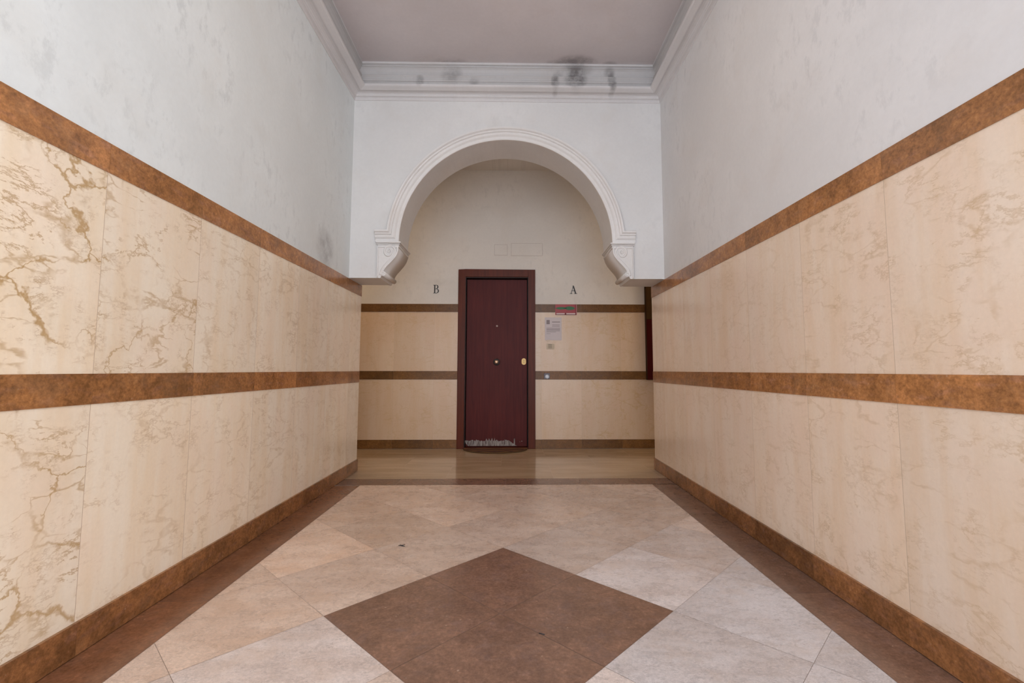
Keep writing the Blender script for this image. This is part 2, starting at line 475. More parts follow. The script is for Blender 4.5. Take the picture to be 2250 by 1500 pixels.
# ------------------------------------------------------------------ side walls with marble wainscot
def side_wall(side):
    x = XL if side == 'left' else XR
    sgn = -1 if side == 'left' else 1
    xo = x + sgn * 0.3
    name = 'wall_' + side
    joints0 = 1.777 if side == 'left' else 1.758
    step = 0.545 if side == 'left' else 0.543
    js = sorted(joints0 + step * k for k in range(-8, 6))
    js = [Y0] + [j for j in js if Y0 + 0.1 < j < YE - 0.08] + [YE]
    mb = MB()
    mp = 0
    # plaster above, body of the wall behind
    def q(a, b, z0, z1, mi, pid=.5, vein=0.):
        pts = [(x, a, z0), (x, b, z0), (x, b, z1), (x, a, z1)]
        if side == 'right': pts = pts[::-1]
        mb.face(pts, mi, pid, vein)
    q(Y0, YE, ZT1, 4.25, 0)
    rnd = random.Random(3 if side == 'left' else 11)
    g = 0.0011
    for (z0, z1, row) in ((ZM1, ZT0, 1), (ZS, ZM0, 0)):
        for i in range(len(js) - 1):
            a, b = js[i], js[i + 1]
            pid = rnd.random()
            mid = (a + b) / 2
            if side == 'left':
                vein = {1: 1.0 if mid < 1.8 else (0.85 if mid < 2.33 else 0.34), 0: 0.95 if mid < 1.8 else 0.30}[row]
            else:
                vein = {1: 0.42 if mid < 1.8 else (0.36 if mid < 2.3 else 0.12), 0: 0.36 if mid < 2.3 else 0.2}[row]
            if mid > 3.2: vein *= 0.55
            q(a + (g if i else 0), b - (g if i < len(js) - 2 else 0), z0, z1, 1, pid, vein)
            if i < len(js) - 2:
                q(b - g, b + g, z0, z1, 2)
    # strips hidden behind the bands
    q(Y0, YE, ZT0, ZT1, 0); q(Y0, YE, ZM0, ZM1, 0); q(Y0, YE, -0.02, ZS, 0)
    # end face and outer faces
    xa, xb = min(x, xo), max(x, xo)
    mb.face([(xa, YE, 4.25), (xb, YE, 4.25), (xb, YE, ZT1), (xa, YE, ZT1)], 0)
    mb.face([(xa, YE, ZT1), (xb, YE, ZT1), (xb, YE, -0.02), (xa, YE, -0.02)], 1, 0.4, 0.1)
    mb.face([(xa, Y0, -0.02), (xb, Y0, -0.02), (xb, Y0, 4.25), (xa, Y0, 4.25)], 0)
    mb.face([(xo, Y0, -0.02), (xo, YE, -0.02), (xo, YE, 4.25), (xo, Y0, 4.25)], 0)
    mb.face([(xa, Y0, 4.25), (xb, Y0, 4.25), (xb, YE, 4.25), (xa, YE, 4.25)], 0)
    o = mb.build(name, [MAT['plaster_' + side], MAT['marble_' + side], MAT['joint']])
    tag(o, f'{side} hall wall, white plaster above veined cream marble slabs', 'wall', kind='structure')
    # brown stone bands and skirting, one stone per slab
    for nm, z0, z1, d, lab in (('upper', ZT0, ZT1, 0.004, 'upper brown stone band'), ('middle', ZM0, ZM1, 0.004, 'middle brown stone band'), ('base', 0.003, ZS, 0.012, 'brown stone skirting')):
        b = MB()
        for i in range(len(js) - 1):
            a, c = js[i] + 0.0006, js[i + 1] - 0.0006
            if i == len(js) - 2: c = YE
            x0, x1 = (x - 0.002, x + d) if side == 'left' else (x - d, x + 0.002)
            b.box(x0, x1, a, c, z0, z1, 0, rnd.random())
        if nm == 'base':
            oo = b.build('baseboard_' + side, MAT['skirting_side'])
        else:
            oo = b.build(f'trim_{next(TRIM)}', MAT['band_side'])
        tag(oo, f'{lab} along the {side} hall wall', 'skirting' if nm == 'base' else 'wall band', kind='structure')


import itertools
TRIM = itertools.count(1)
side_wall('left')
side_wall('right')

# ------------------------------------------------------------------ floor
FC, TS = (-0.040, 2.0308), 0.50905
FTH = math.sqrt(0.5)


def ab(a, b):
    return (FC[0] + (a - b) * FTH * TS, FC[1] + (a + b) * FTH * TS)


def clip(poly, rect):
    x0, x1, y0, y1 = rect
    for ax, val, keep in ((0, x0, 1), (0, x1, -1), (1, y0, 1), (1, y1, -1)):
        out = []
        for i in range(len(poly)):
            p, q = poly[i - 1], poly[i]
            dp, dq = (p[ax] - val) * keep, (q[ax] - val) * keep
            if (dp >= 0) != (dq >= 0):
                t = dp / (dp - dq)
                out.append((p[0] + (q[0] - p[0]) * t, p[1] + (q[1] - p[1]) * t))
            if dq >= 0: out.append(q)
        poly = out
        if len(poly) < 3: return []
    return poly


fl = MB()
rn = random.Random(21)
G_ = 0.0007
e = G_ / TS
PID = {(1, 0): .3, (1, -1): .95, (1, -2): .85, (2, 0): .35, (2, -1): .55, (0, -2): .55, (0, -3): .8, (-1, -2): .75, (0, 1): .35, (1, 1): .5, (-1, 1): .45, (-2, 1): .55, (-2, 0): .75, (-1, 2): .95, (0, 2): .3, (1, 2): .75, (0, 3): .6, (1, 3): .8, (2, 1): .45, (2, 2): .6}
for i in range(-12, 10):
    for j in range(-12, 10):
        quad = [ab(i + e, j + e), ab(i + 1 - e, j + e), ab(i + 1 - e, j + 1 - e), ab(i + e, j + 1 - e)]
        p = clip(quad, (BL + .001, BR - .001, Y0 - 0.5, YT1 - .001))
        if not p: continue
        brown = -1 <= i <= 0 and -1 <= j <= 0
        pid = PID.get((i, j), rn.random() * .6 + .3) if not brown else rn.random() * 0.5 + 0.3
        cx_ = sum(q[0] for q in p) / len(p)
        tone = min(1, max(0, (cx_ + 0.9) / 1.9 + rn.uniform(-.07, .07))) * min(1, max(.25, (3.6 - sum(q[1] for q in p) / len(p)) / 1.3))
        tone = {(-2, 1): 0.08, (-2, 0): 0.62, (-3, 0): 0.5, (-3, 1): 0.15}.get((i, j), tone)
        fl.face([(x, sk(x, y) if y > YT1 - .01 else y, 0) for x, y in p], 1 if brown else 0, pid, 0 if brown else tone)
# border strips beside the walls
for x0, x1 in ((XL - 0.02, BL), (BR, XR + 0.02)):
    y = Y0 - 0.5
    k = 0
    while y < YT1:
        y1 = min(y + 1.19, YT1)
        fl.face([(x0 + .001, y + .0006, 0), (x1 - .001, y + .0006, 0), (x1 - .001, y1 - .0006, 0), (x0 + .001, y1 - .0006, 0)], 1, rn.random() * 0.6, 1.0 if x0 < 0 else 0.0)
        y = y1
# brown threshold under the arch
xs = [XL - 0.02, -1.0, -0.04, 0.62, 1.1, XR + 0.02]
for a, b in zip(xs[:-1], xs[1:]):
    fl.face([(a + .0006, sk(a, YT1) + .0006, 0), (b - .0006, sk(b, YT1) + .0006, 0), (b - .0006, sk(b, YT0) - .0006, 0), (a + .0006, sk(a, YT0) - .0006, 0)], 1, rn.random() * 0.6)
# pale slabs of the cross corridor
y = YT0
rows = [YT0, 5.05, 5.62, 6.35]
for r in range(3):
    xx = XE0 + (0.3 if r % 2 else 0)
    xx = XE0
    first = True
    while xx < XE1:
        x2 = min(xx + (0.5 if first and r % 2 else 1.0), XE1); first = False
        fl.face([(xx + .0006, sk(xx, rows[r]) + .0006, 0), (x2 - .0006, sk(x2, rows[r]) + .0006, 0), (x2 - .0006, sk(x2, rows[r + 1]) - .0006, 0), (xx + .0006, sk(xx, rows[r + 1]) - .0006, 0)], 3, rn.random() * .5)
        xx = x2
fl.box(XE0 - 0.3, XE1 + 0.3, Y0 - 0.5, 6.6, -0.2, -0.0015, 2)
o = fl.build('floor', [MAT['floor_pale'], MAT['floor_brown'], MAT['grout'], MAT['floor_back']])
tag(o, 'polished stone floor of pale diagonal tiles with a brown diamond and brown border', 'floor', kind='structure')

# ------------------------------------------------------------------ ceilings
c = MB(); c.box(XL - 0.3, XR + 0.3, Y0, YE, ZC, ZC + 0.3)
tag(c.build('ceiling', MAT['ceiling']), 'flat mauve-grey ceiling of the entrance hall', 'ceiling', kind='structure')
c = MB(); c.box(XE0, XE1, YE, YB + 0.4, ZC2, ZC2 + 0.3)
tag(c.build('ceiling_corridor', MAT['plaster_back']), 'low ceiling of the cross corridor behind the arch', 'ceiling', kind='structure')

# cornice: one mitred moulding round three sides
prof = [(-0.004, 3.612), (0.007, 3.614), (0.010, 3.622), (0.010, 3.640), (0.006, 3.643), (0.012, 3.647), (0.021, 3.650), (0.025, 3.657),
        (0.025, 3.664), (0.032, 3.672), (0.048, 3.677), (0.066, 3.676), (0.078, 3.671), (0.086, 3.670), (0.128, 3.684), (0.135, 3.690), (0.136, 3.704), (0.131, 3.707),
        (0.080, 3.709), (0.076, 3.716), (0.094, 3.742), (0.100, 3.748), (0.108, 3.751), (0.108, 3.762), (0.101, 3.767), (0.074, 3.771), (0.072, 3.778),
        (0.088, 3.803), (0.094, 3.808), (0.098, 3.814), (0.095, 3.821), (0.070, 3.826), (0.056, 3.832), (0.054, 3.845), (0.060, 3.870), (0.070, 3.892), (0.084, 3.904),
        (0.092, 3.906), (0.092, 3.914), (0.076, 3.919), (0.082, 3.926), (0.096, 3.932), (0.098, 3.946), (0.090, 3.958), (-0.01, 3.958)]
mb = MB()
paths = []
for p, z in prof:
    xa, xb = XL + p, XR - p
    paths.append([(xa, Y0, z), (xa, sk(xa, YA) - p, z), (xb, sk(xb, YA) - p, z), (xb, Y0, z)])
for i in range(len(paths) - 1):
    for k in range(3):
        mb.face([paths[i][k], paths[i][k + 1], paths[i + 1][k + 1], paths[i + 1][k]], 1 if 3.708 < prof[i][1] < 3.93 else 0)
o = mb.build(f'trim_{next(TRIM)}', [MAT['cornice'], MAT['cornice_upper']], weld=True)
tag(o, 'moulded white plaster cornice round the top of the hall with sooty stains', 'cornice', kind='structure')

# ------------------------------------------------------------------ arch wall
AC, AR, SPR = -0.0495, 1.017, 2.204
GX0, GX1 = -1.245, 1.146          # where the brackets start
NA = 72
arc = [(AC + AR * math.cos(math.pi - math.pi * k / NA), SPR + AR * math.sin(math.pi * k / NA)) for k in range(NA + 1)]
out = [(XL, ZB), (GX0, ZB), (GX0, SPR)] + arc + [(GX1, SPR), (GX1, ZB), (XR, ZB), (XR, 4.2), (XL, 4.2)]
mb = MB()
a = [(x, sk(x, YA), z) for x, z in out]; b = [(x, YE - 0.002, z) for x, z in out]
# front and back as strips over the opening
def arch_face(yf, flip):
    def P(x, z): return (x, yf(x), z)
    F = []
    F.append([P(XL, ZB), P(GX0, ZB), P(GX0, SPR), P(XL, SPR)])
    F.append([P(GX1, ZB), P(XR, ZB), P(XR, SPR), P(GX1, SPR)])
    F.append([P(XL, SPR), P(GX0, SPR), P(arc[0][0], SPR), P(arc[0][0], 4.2), P(XL, 4.2)])
    F.append([P(arc[-1][0], SPR), P(GX1, SPR), P(XR, SPR), P(XR, 4.2), P(arc[-1][0], 4.2)])
    for (x0, z0), (x1, z1) in zip(arc[:-1], arc[1:]):
        F.append([P(x0, z0), P(x1, z1), P(x1, 4.2), P(x0, 4.2)])
    for f in F: mb.face(f[::-1] if flip else f)
arch_face(lambda x: sk(x, YA), False)
arch_face(lambda x: YE - 0.002, True)
n = len(out)
for i in range(n):
    j = (i + 1) % n
    mb.face([a[j], b[j], b[i], a[i]], smooth=(3 <= i < 3 + NA))
o = mb.build('wall_arch', MAT['plaster_arch'])
tag(o, 'white plaster wall across the hall pierced by a round arch', 'wall', kind='structure')

# moulding round the arch, turned outwards at both springings
mprof = [(-0.001, -0.01), (-0.001, 0.014), (0.006, 0.018), (0.030, 0.018), (0.034, 0.022), (0.044, 0.030), (0.058, 0.033), (0.066, 0.031), (0.068, 0.037), (0.074, 0.042),
         (0.084, 0.043), (0.088, 0.050), (0.094, 0.056), (0.108, 0.056), (0.112, 0.050), (0.112, -0.01)]
mb = MB()
XI0, XI1 = -1.286, 1.184
rows = []
for t, d in mprof:
    R = AR + t; zz = SPR + t
    th = math.asin(t / R)
    pts = [(XI0, zz)]
    for k in range(NA + 1):
        ang = (math.pi - th) - (math.pi - 2 * th) * k / NA
        pts.append((AC + R * math.cos(ang), SPR + R * math.sin(ang)))
    pts.append((XI1, zz))
    rows.append([(x, sk(x, YA) - d * 1.2, z) for x, z in pts])
for i in range(len(rows) - 1):
    for k in range(len(rows[i]) - 1):
        mb.face([rows[i][k], rows[i][k + 1], rows[i + 1][k + 1], rows[i + 1][k]], smooth=False)
mb.face([r[0] for r in rows]); mb.face([r[-1] for r in rows][::-1])
o = mb.build(f'trim_{next(TRIM)}', MAT['mould'], weld=True)
tag(o, 'white stepped moulding framing the round arch', 'moulding', kind='structure')


# scrolled brackets under the springing of the arch
def corbel(side):
    mir = (lambda x: x) if side == 'left' else (lambda x: 2 * AC - x)
    def px(u, v): return (-1.073 + (u - 875) * 0.00419, 2.173 - (v - 540) * 0.00442)
    root = empty('corbel', (mir(-1.2), sk(mir(-1.2), YA), 1.86))
    tag(root, f'white plaster scroll bracket carrying the {side} foot of the arch', 'bracket', 'scroll brackets under the arch')
    S_ = [px(*q) for q in [(877.5, 533), (877.5, 540), (876.5, 546), (874.5, 553), (871, 560), (866, 567), (860, 574), (853.5, 581), (848.5, 587), (845.5, 592), (845, 596)]]
    low = [px(*q) for q in [(843, 600), (840, 606), (837.5, 611)]]
    outl = [(-1.262, SPR)] + [(x, z) for x, z in S_] + low + [(-1.262, ZB + 0.001)]
    outl = [(x, min(z, SPR)) for x, z in outl]
    b = MB()
    pts = [(mir(x), z) for x, z in outl]
    if side == 'left': pts = pts
    y0, y1 = YA - 0.022, YE - 0.004
    n = len(pts)
    # fan of strips from the straight back edge so that the caps stay clean
    for yy, fl_ in ((y0, False), (y1, True)):
        for i in range(n - 1):
            p, q = pts[i], pts[i + 1]
            bx = mir(-1.262)
            f = [(bx, sk(bx, yy), p[1]), (p[0], sk(p[0], yy), p[1]), (q[0], sk(q[0], yy), q[1]), (bx, sk(bx, yy), q[1])]
            if abs(p[1] - q[1]) < 1e-6: continue
            b.face(f)
    for i in range(n):
        p, q = pts[i], pts[(i + 1) % n]
        b.face([(p[0], sk(p[0], y0), p[1]), (p[0], sk(p[0], y1), p[1]), (q[0], sk(q[0], y1), q[1]), (q[0], sk(q[0], y0), q[1])], smooth=(2 <= i <= 10))
    b.build('body', MAT['mould'], root, weld=True)
    # stepped cap below the springing
    c = MB()
    for xa, z0, z1, dy in ((-1.040, 2.190, 2.2035, 0.050), (-1.051, 2.178, 2.188, 0.036), (-1.060, 2.150, 2.164, 0.030)):
        x0, x1 = sorted((mir(-1.272 if z0 > 2.17 else -1.258), mir(xa)))
        c.box(x0, x1, YA - dy, YE - 0.003, z0, z1, skew=True)
    c.build('cap', MAT['mould'], root, bevel=0.003)
    # scroll relief on the face
    s = MB()
    yy = YA - 0.024
    def path(L): return [(mir(px(*q)[0]), sk(mir(px(*q)[0]), yy), px(*q)[1]) for q in L]
    def dense(L, k=4):
        o_ = []
        for i in range(len(L) - 1):
            p0, p1, p2, p3 = L[max(i - 1, 0)], L[i], L[i + 1], L[min(i + 2, len(L) - 1)]
            for j in range(k):
                t = j / k
                o_.append(tuple(0.5 * ((2 * p1[m]) + (-p0[m] + p2[m]) * t + (2 * p0[m] - 5 * p1[m] + 4 * p2[m] - p3[m]) * t * t + (-p0[m] + 3 * p1[m] - 3 * p2[m] + p3[m]) * t ** 3) for m in (0, 1)))
        return o_ + [L[-1]]
    sp = [(838, 604), (839.5, 597), (843.5, 589), (850, 581), (857, 574), (864, 566), (869, 558.5), (869.5, 551), (865.5, 544.5), (858, 541), (850.5, 543), (846, 549.5), (846.5, 557), (851, 562), (857, 562), (861.5, 557), (861.5, 551), (857.5, 548), (853.5, 550), (853, 554.5), (857, 556)]
    D = dense(sp); r = [0.011 if i < len(D) * .6 else 0.011 - 0.004 * (i / len(D) - .6) / .4 for i in range(len(D))]
    tube(s, path(D), r, 8)
    ed = dense([(842, 600), (845, 592), (851, 584.5), (858, 577.5), (865, 570), (871, 562.5), (874.3, 554.5), (875, 547), (873, 542), (869.5, 540.5)])
    tube(s, path(ed), 0.009, 8)
    for q in ((871, 543.5), (856.5, 553)):
        cx_, cz_ = px(*q); cx_ = mir(cx_)
        lathe_y(s, cx_, cz_, sk(cx_, yy), [(0.012, -0.002), (0.0115, 0.005), (0.007, 0.010), (0.002, 0.0115)], 14)
    s.build('scroll', MAT['mould'], root, weld=True)
    # roll at the foot, running through the depth of the wall
    v = MB()
    cx_, cz_ = px(843.2, 601.5); cx_ = mir(cx_ + 0.004)
    R = 0.023
    N = 20
    ra = [(cx_ + R * math.cos(2 * math.pi * k / N), cz_ + R * math.sin(2 * math.pi * k / N)) for k in range(N)]
    v.prism(ra, YA - 0.030, YE - 0.005, smooth=True)
    ring = [(cx_ + 0.6 * R * math.cos(2 * math.pi * k / 16), sk(cx_, YA - 0.031), cz_ + 0.6 * R * math.sin(2 * math.pi * k / 16)) for k in range(14)]
    tube(v, ring, 0.0035, 6)
    v.build('volute', MAT['mould'], root, weld=True)
    # raised edge beside the scroll
    f = MB()
    x0, x1 = sorted((mir(-1.262), mir(-1.250)))
    f.box(x0, x1, YA - 0.034, YA - 0.006, ZB + 0.004, 2.148, skew=True)
    f.build('edge_fillet', MAT['mould'], root, bevel=0.003)


corbel('left')
corbel('right')

# ------------------------------------------------------------------ back wall of the cross corridor
DX0, DX1, DZ = -0.687, 0.316, 2.307     # outside of the door casing
OX0, OX1, OZ = -0.600, 0.231, 2.213     # opening
mb = MB()
rn = random.Random(5)


def bq(x0, x1, z0, z1, mi, pid=.5, vein=0.):
    mb.face([(x0, sk(x0, YB), z0), (x1, sk(x1, YB), z0), (x1, sk(x1, YB), z1), (x0, sk(x0, YB), z1)], mi, pid, vein)


def cols(x0, x1, js):
    return [x0] + [j for j in js if x0 + .02 < j < x1 - .02] + [x1]


jl = [-0.991 - 0.5155 * k for k in range(0, 8)][::-1]
jr = [0.3945 + 0.517 * k for k in range(0, 9)]
for x0, x1, js in ((XE0, OX0, jl), (OX1, XE1, jr)):
    bq(x0, x1, ZT1, OZ, 0)
    bq(x0, x1, ZT0, ZT1, 0); bq(x0, x1, ZM0, ZM1, 0); bq(x0, x1, -0.02, ZS, 0)
    cc = cols(x0, x1, js)
    for z0, z1 in ((ZM1, ZT0), (ZS, ZM0)):
        for a_, b_ in zip(cc[:-1], cc[1:]):
            bq(a_ + .0008, b_ - .0008, z0, z1, 1, rn.random(), 0.55 if a_ > .8 else 0.30)
            if b_ < x1: bq(b_ - .0008, b_ + .0008, z0, z1, 2)
bq(XE0, XE1, OZ, 4.0, 0)
# reveals of the door opening and outer body
yb2 = YB + 0.30
for xx in (OX0, OX1):
    mb.face([(xx, sk(xx, YB), 0), (xx, yb2, 0), (xx, yb2, OZ), (xx, sk(xx, YB), OZ)], 0)
mb.face([(OX0, sk(OX0, YB), OZ), (OX1, sk(OX1, YB), OZ), (OX1, yb2, OZ), (OX0, yb2, OZ)], 0)
mb.face([(XE0, yb2, -.02), (XE1, yb2, -.02), (XE1, yb2, 4.0), (XE0, yb2, 4.0)], 0)
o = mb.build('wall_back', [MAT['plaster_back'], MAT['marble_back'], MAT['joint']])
tag(o, 'back wall of the cross corridor, beige plaster above cream stone slabs', 'wall', kind='structure')
for nm, z0, z1, d, lab in (('u', ZT0 + .002, ZT1 - .005, 0.004, 'upper brown stone band'), ('m', ZM0 + .001, ZM1 - .001, 0.004, 'middle brown stone band'), ('b', 0.003, ZS, 0.012, 'brown stone skirting')):
    b = MB()
    for x0, x1, js in ((XE0, DX0, jl), (DX1, XE1, jr)):
        cc = cols(x0, x1, js)
        for a_, b_ in zip(cc[:-1], cc[1:]):
            b.box(a_ + .0005, b_ - .0005, YB - d, YB + 0.002, z0, z1, 0, rn.random(), skew=True)
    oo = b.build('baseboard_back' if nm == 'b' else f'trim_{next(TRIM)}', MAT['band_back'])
    tag(oo, f'{lab} along the back wall', 'skirting' if nm == 'b' else 'wall band', kind='structure')
for side, xa, xb in (('corridor_left', XE0 - 0.2, XE0), ('corridor_right', XE1, XE1 + 0.2)):
    b = MB(); b.box(xa, xb, YE - 0.3, YB + 0.4, -0.02, 4.0)
    tag(b.build('wall_' + side, MAT['plaster_back']), f'plain end wall closing the {side.split("_")[1]} arm of the corridor', 'wall', kind='structure')
for side, xa, xb in (('near_left', XE0, XL - 0.3), ('near_right', XR + 0.3, XE1)):
    b = MB(); b.box(xa, xb, YE - 0.2, YE, -0.02, 4.0)
    tag(b.build('wall_' + side, MAT['plaster_back']), f'corridor wall beyond the {side.split("_")[1]} hall wall', 'wall', kind='structure')

# ------------------------------------------------------------------ door
door = empty('door_1', (-0.186, sk(-0.186, YB), 0))
tag(door, 'dark red wooden flat door in a dark red casing at the end of the hall', 'door', kind='structure')
f = MB()
prj = 0.022
for x0, x1, z0, z1 in ((DX0, OX0 + 0.004, 0.0, DZ), (OX1 - 0.004, DX1, 0.0, DZ), (OX0 + 0.004, OX1 - 0.004, OZ - 0.004, DZ)):
    f.box(x0, x1, YB - prj, YB - 0.0, z0, z1, skew=True)
f.build('casing', MAT['door_frame'], door, bevel=0.004)
f = MB()
for x0, x1, z0, z1 in ((OX0, OX0 + 0.013, 0.0, OZ), (OX1 - 0.012, OX1, 0.0, OZ), (OX0 + .013, OX1 - .012, OZ - 0.016, OZ)):
    f.box(x0, x1, YB - 0.008, YB + 0.13, z0, z1, skew=True)
f.build('jamb', simple('jamb_shadow_wood', (0.022, 0.006, 0.004), 0.6, 0.1, 20), door, bevel=0.002)  # jamb colour darkened to carry the shade of the door gap
LX0, LX1, LZ0, LZ1, LY = -0.577, 0.2105, 0.020, 2.186, YB + 0.050
f = MB(); f.box(LX0, LX1, LY, LY + 0.05, LZ0, LZ1, skew=True)
leaf = f.build('leaf', MAT['door_leaf'], door, bevel=0.003)
f = MB(); f.box(OX0, OX1, LY + 0.052, LY + 0.06, 0.0, OZ, skew=True)
f.build('shade_backing', MAT['dark_gap'], door)  # dark sheet behind the leaf, stands in for shade in the gap
f = MB(); f.box(OX0 + .013, OX1 - .012, YB - 0.02, YB + 0.10, 0.0005, 0.016, skew=True)
tag(f.build('threshold', MAT['door_frame'], door, bevel=0.003))


def on_leaf(x, d=0.0): return sk(x, LY) - d


def persp(x, z):    # points measured on the wall plane, moved back onto the recessed leaf
    k = (YB + 0.045) / YB
    return x * k, 1 + (z - 1) * k


kx, kz = persp(-0.184, 1.100)
f = MB(); lathe_y(f, kx, kz, on_leaf(kx), [(0.046, 0.0), (0.046, 0.004), (0.040, 0.007), (0.030, 0.006), (0.018, 0.010)], 28)
rose = f.build('rose', simple('aged_bronze', (0.020, 0.006, 0.005), 0.6, 0.1, 30), leaf, weld=True); rose['label'] = 'dark round rose behind the knob'
f = MB(); lathe_y(f, kx, kz, on_leaf(kx), [(0.010, 0.008), (0.010, 0.034), (0.018, 0.040), (0.023, 0.050), (0.022, 0.060), (0.014, 0.068), (0.003, 0.070)], 28)
k_ = f.build('knob', simple('pale_brass', (0.85, 0.62, 0.45), 0.35, 0.03, 30, Metallic=0.7), door, weld=True); k_['label'] = 'round brass knob at the middle of the door'
hx, hz = persp(-0.181, 1.567)
f = MB(); lathe_y(f, hx, hz, on_leaf(hx), [(0.013, 0.0), (0.013, 0.003), (0.009, 0.005), (0.006, 0.004)], 20)
tag(f.build('peephole', MAT['chrome'], door, weld=True), 'small bright metal peephole')
lx, lz = persp(0.168, 1.1065)
f = MB()
R = 0.029
ol = [(lx + R * math.cos(a_), lz + 0.014 + R * math.sin(a_)) for a_ in [math.pi * k / 14 for k in range(15)]] + \
     [(lx + R * math.cos(a_), lz - 0.014 + R * math.sin(a_)) for a_ in [math.pi + math.pi * k / 14 for k in range(15)]]
ol = ol[::-1]
f.prism(ol, LY - 0.007, LY + 0.001)
esc = f.build('escutcheon', MAT['brass'], door, weld=True, bevel=0.002); esc['label'] = 'oval brass lock plate'
f = MB()
for dz in (0.013, -0.013):
    lathe_y(f, lx, lz + dz, on_leaf(lx, 0.007), [(0.0165, 0.0), (0.0165, 0.004), (0.014, 0.005), (0.010, 0.003)], 20)
f.build('lock_ring', MAT['brass'], esc, weld=True)
f = MB()
for dz in (0.012, -0.014):
    f.box(lx - 0.0025, lx + 0.0025, LY - 0.0125, LY - 0.008, lz + dz - 0.007, lz + dz + 0.007, skew=True)
f.build('keyhole', MAT['black'], esc)
# frayed pale strip along the foot of the leaf
f = MB()
rn = random.Random(9)
pts = []
x = -0.585; xe = -0.005
while x < xe:
    t = (x + 0.585) / 0.58
    hgt = 0.062 + rn.uniform(-0.004, 0.008)
    if rn.random() < 0.35 and t > .15: hgt += rn.uniform(0.012, 0.034) * (1.2 if .35 < t < .75 else .6)
    pts.append((x, 0.030 + hgt)); x += rn.uniform(0.007, 0.016)
base_z = 0.028
for (xa, za), (xb, zb) in zip(pts[:-1], pts[1:]):
    lo = lambda q: base_z + max(0, (-0.545 - q)) * 1.1
    f.face([(xa, sk(xa, LY) - 0.006, lo(xa)), (xb, sk(xb, LY) - 0.006, lo(xb)), (xb, sk(xb, LY) - 0.004, zb), (xa, sk(xa, LY) - 0.004, za)])
f.face([(pts[-1][0], sk(0, LY) - 0.006, base_z), (0.085, sk(0, LY) - 0.008, base_z), (0.06, sk(0, LY) - 0.008, 0.040), (pts[-1][0], sk(0, LY) - 0.004, 0.094)])
f.box(0.040, 0.056, LY - 0.008, LY - 0.003, 0.045, 0.120, skew=True)
f.box(0.115, 0.124, LY - 0.003, LY + 0.001, 0.075, 0.082, skew=True)
f.box(0.138, 0.150, LY - 0.003, LY + 0.001, 0.082, 0.090, skew=True)
gs = G('pale_frayed_strip')
nn = gs.noise(gs.vec(gs.x * 30.0, 0.0, gs.z * 5.0), 2.0, 4, 0.7)
st_m = gs.out(gs.mix(nn.step(0.35, 0.62), (0.11, 0.075, 0.07), (0.36, 0.32, 0.29)), 0.8)
ws = f.build('weather_strip', st_m, door, weld=True)
sd = ws.modifiers.new('thick', 'SOLIDIFY'); sd.thickness = 0.003
ws['label'] = 'frayed pale strip along the foot of the door'

# ------------------------------------------------------------------ doormat
gm = G('doormat_weave')
zz = (gm.x * 7.0 + 0.33)._m('PINGPONG', 1.0) * 0.060
vv = (gm.y + zz - 5.70)
r = (vv * 8.0)._m('FRACT')
col = gm.mix(r.step(0.30, 0.36), (0.022, 0.003, 0.003), (0.075, 0.014, 0.010))
col = gm.mix(r.step(0.62, 0.68), col, (0.20, 0.095, 0.020))
col = gm.gain(col, gm.noise(gm.vec(gm.x, gm.y, gm.z), 220, 2) * 0.8 + 0.6)
mat_m = gm.out(col, 0.95, gm.noise(gm.vec(gm.x, gm.y, gm.z), 300, 2), 0.6, 0.004)
MXc, MW, MY1, MD = -0.190, 0.405, 6.070, 0.330


def half_disc(w, d, y1, z0, z1, mb, mi=0):
    N = 40
    top = [(MXc - w * math.cos(math.pi * k / N), y1 - d * math.sin(math.pi * k / N)) for k in range(N + 1)]
    mb.face([(x, y, z1) for x, y in top], mi); mb.face([(x, y, z0) for x, y in top][::-1], mi)
    for i in range(len(top)):
        p, q = top[i], top[(i + 1) % len(top)]
        mb.face([(p[0], p[1], z0), (q[0], q[1], z0), (q[0], q[1], z1), (p[0], p[1], z1)][::-1], mi)


rug = empty('doormat', (MXc, MY1 - 0.15, 0))
tag(rug, 'half-round doormat with dark red and gold zigzags at the foot of the door', 'doormat')
mb = MB(); half_disc(MW - 0.012, MD - 0.012, MY1, 0.001, 0.014, mb); mb.build('pile', mat_m, rug)
mb = MB()
N = 40
tube(mb, [(MXc - (MW - .006) * math.cos(math.pi * k / N), MY1 - (MD - .006) * math.sin(math.pi * k / N), 0.009) for k in range(N + 1)], 0.008, 8)
bd = mb.build('binding', simple('mat_binding', (0.085, 0.040, 0.012), 0.9, 0.3, 60), rug, weld=True); bd['label'] = 'brown edge binding'

# ------------------------------------------------------------------ letters on the back wall
def letter_A(mb, x0, x1, z0, z1, y0, y1):
    w_, h_ = x1 - x0, z1 - z0
    cx_ = (x0 + x1) / 2
    def bar(xa, za, xb, zb, t):
        mb.prism([(xa - t / 2, za), (xa + t / 2, za), (xb + t / 2, zb), (xb - t / 2, zb)], y0, y1)
    bar(x0 + w_ * .16, z0, cx_ + w_ * .00, z1, w_ * .07)
    bar(x1 - w_ * .19, z0, cx_ - w_ * .03, z1, w_ * .17)
    mb.box(x0 + w_ * .30, x1 - w_ * .32, y0, y1, z0 + h_ * .34, z0 + h_ * .40, skew=True)
    for a_, b_ in ((x0, x0 + w_ * .34), (x1 - w_ * .40, x1)):
        mb.box(a_, b_, y0, y1, z0, z0 + h_ * .05, skew=True)


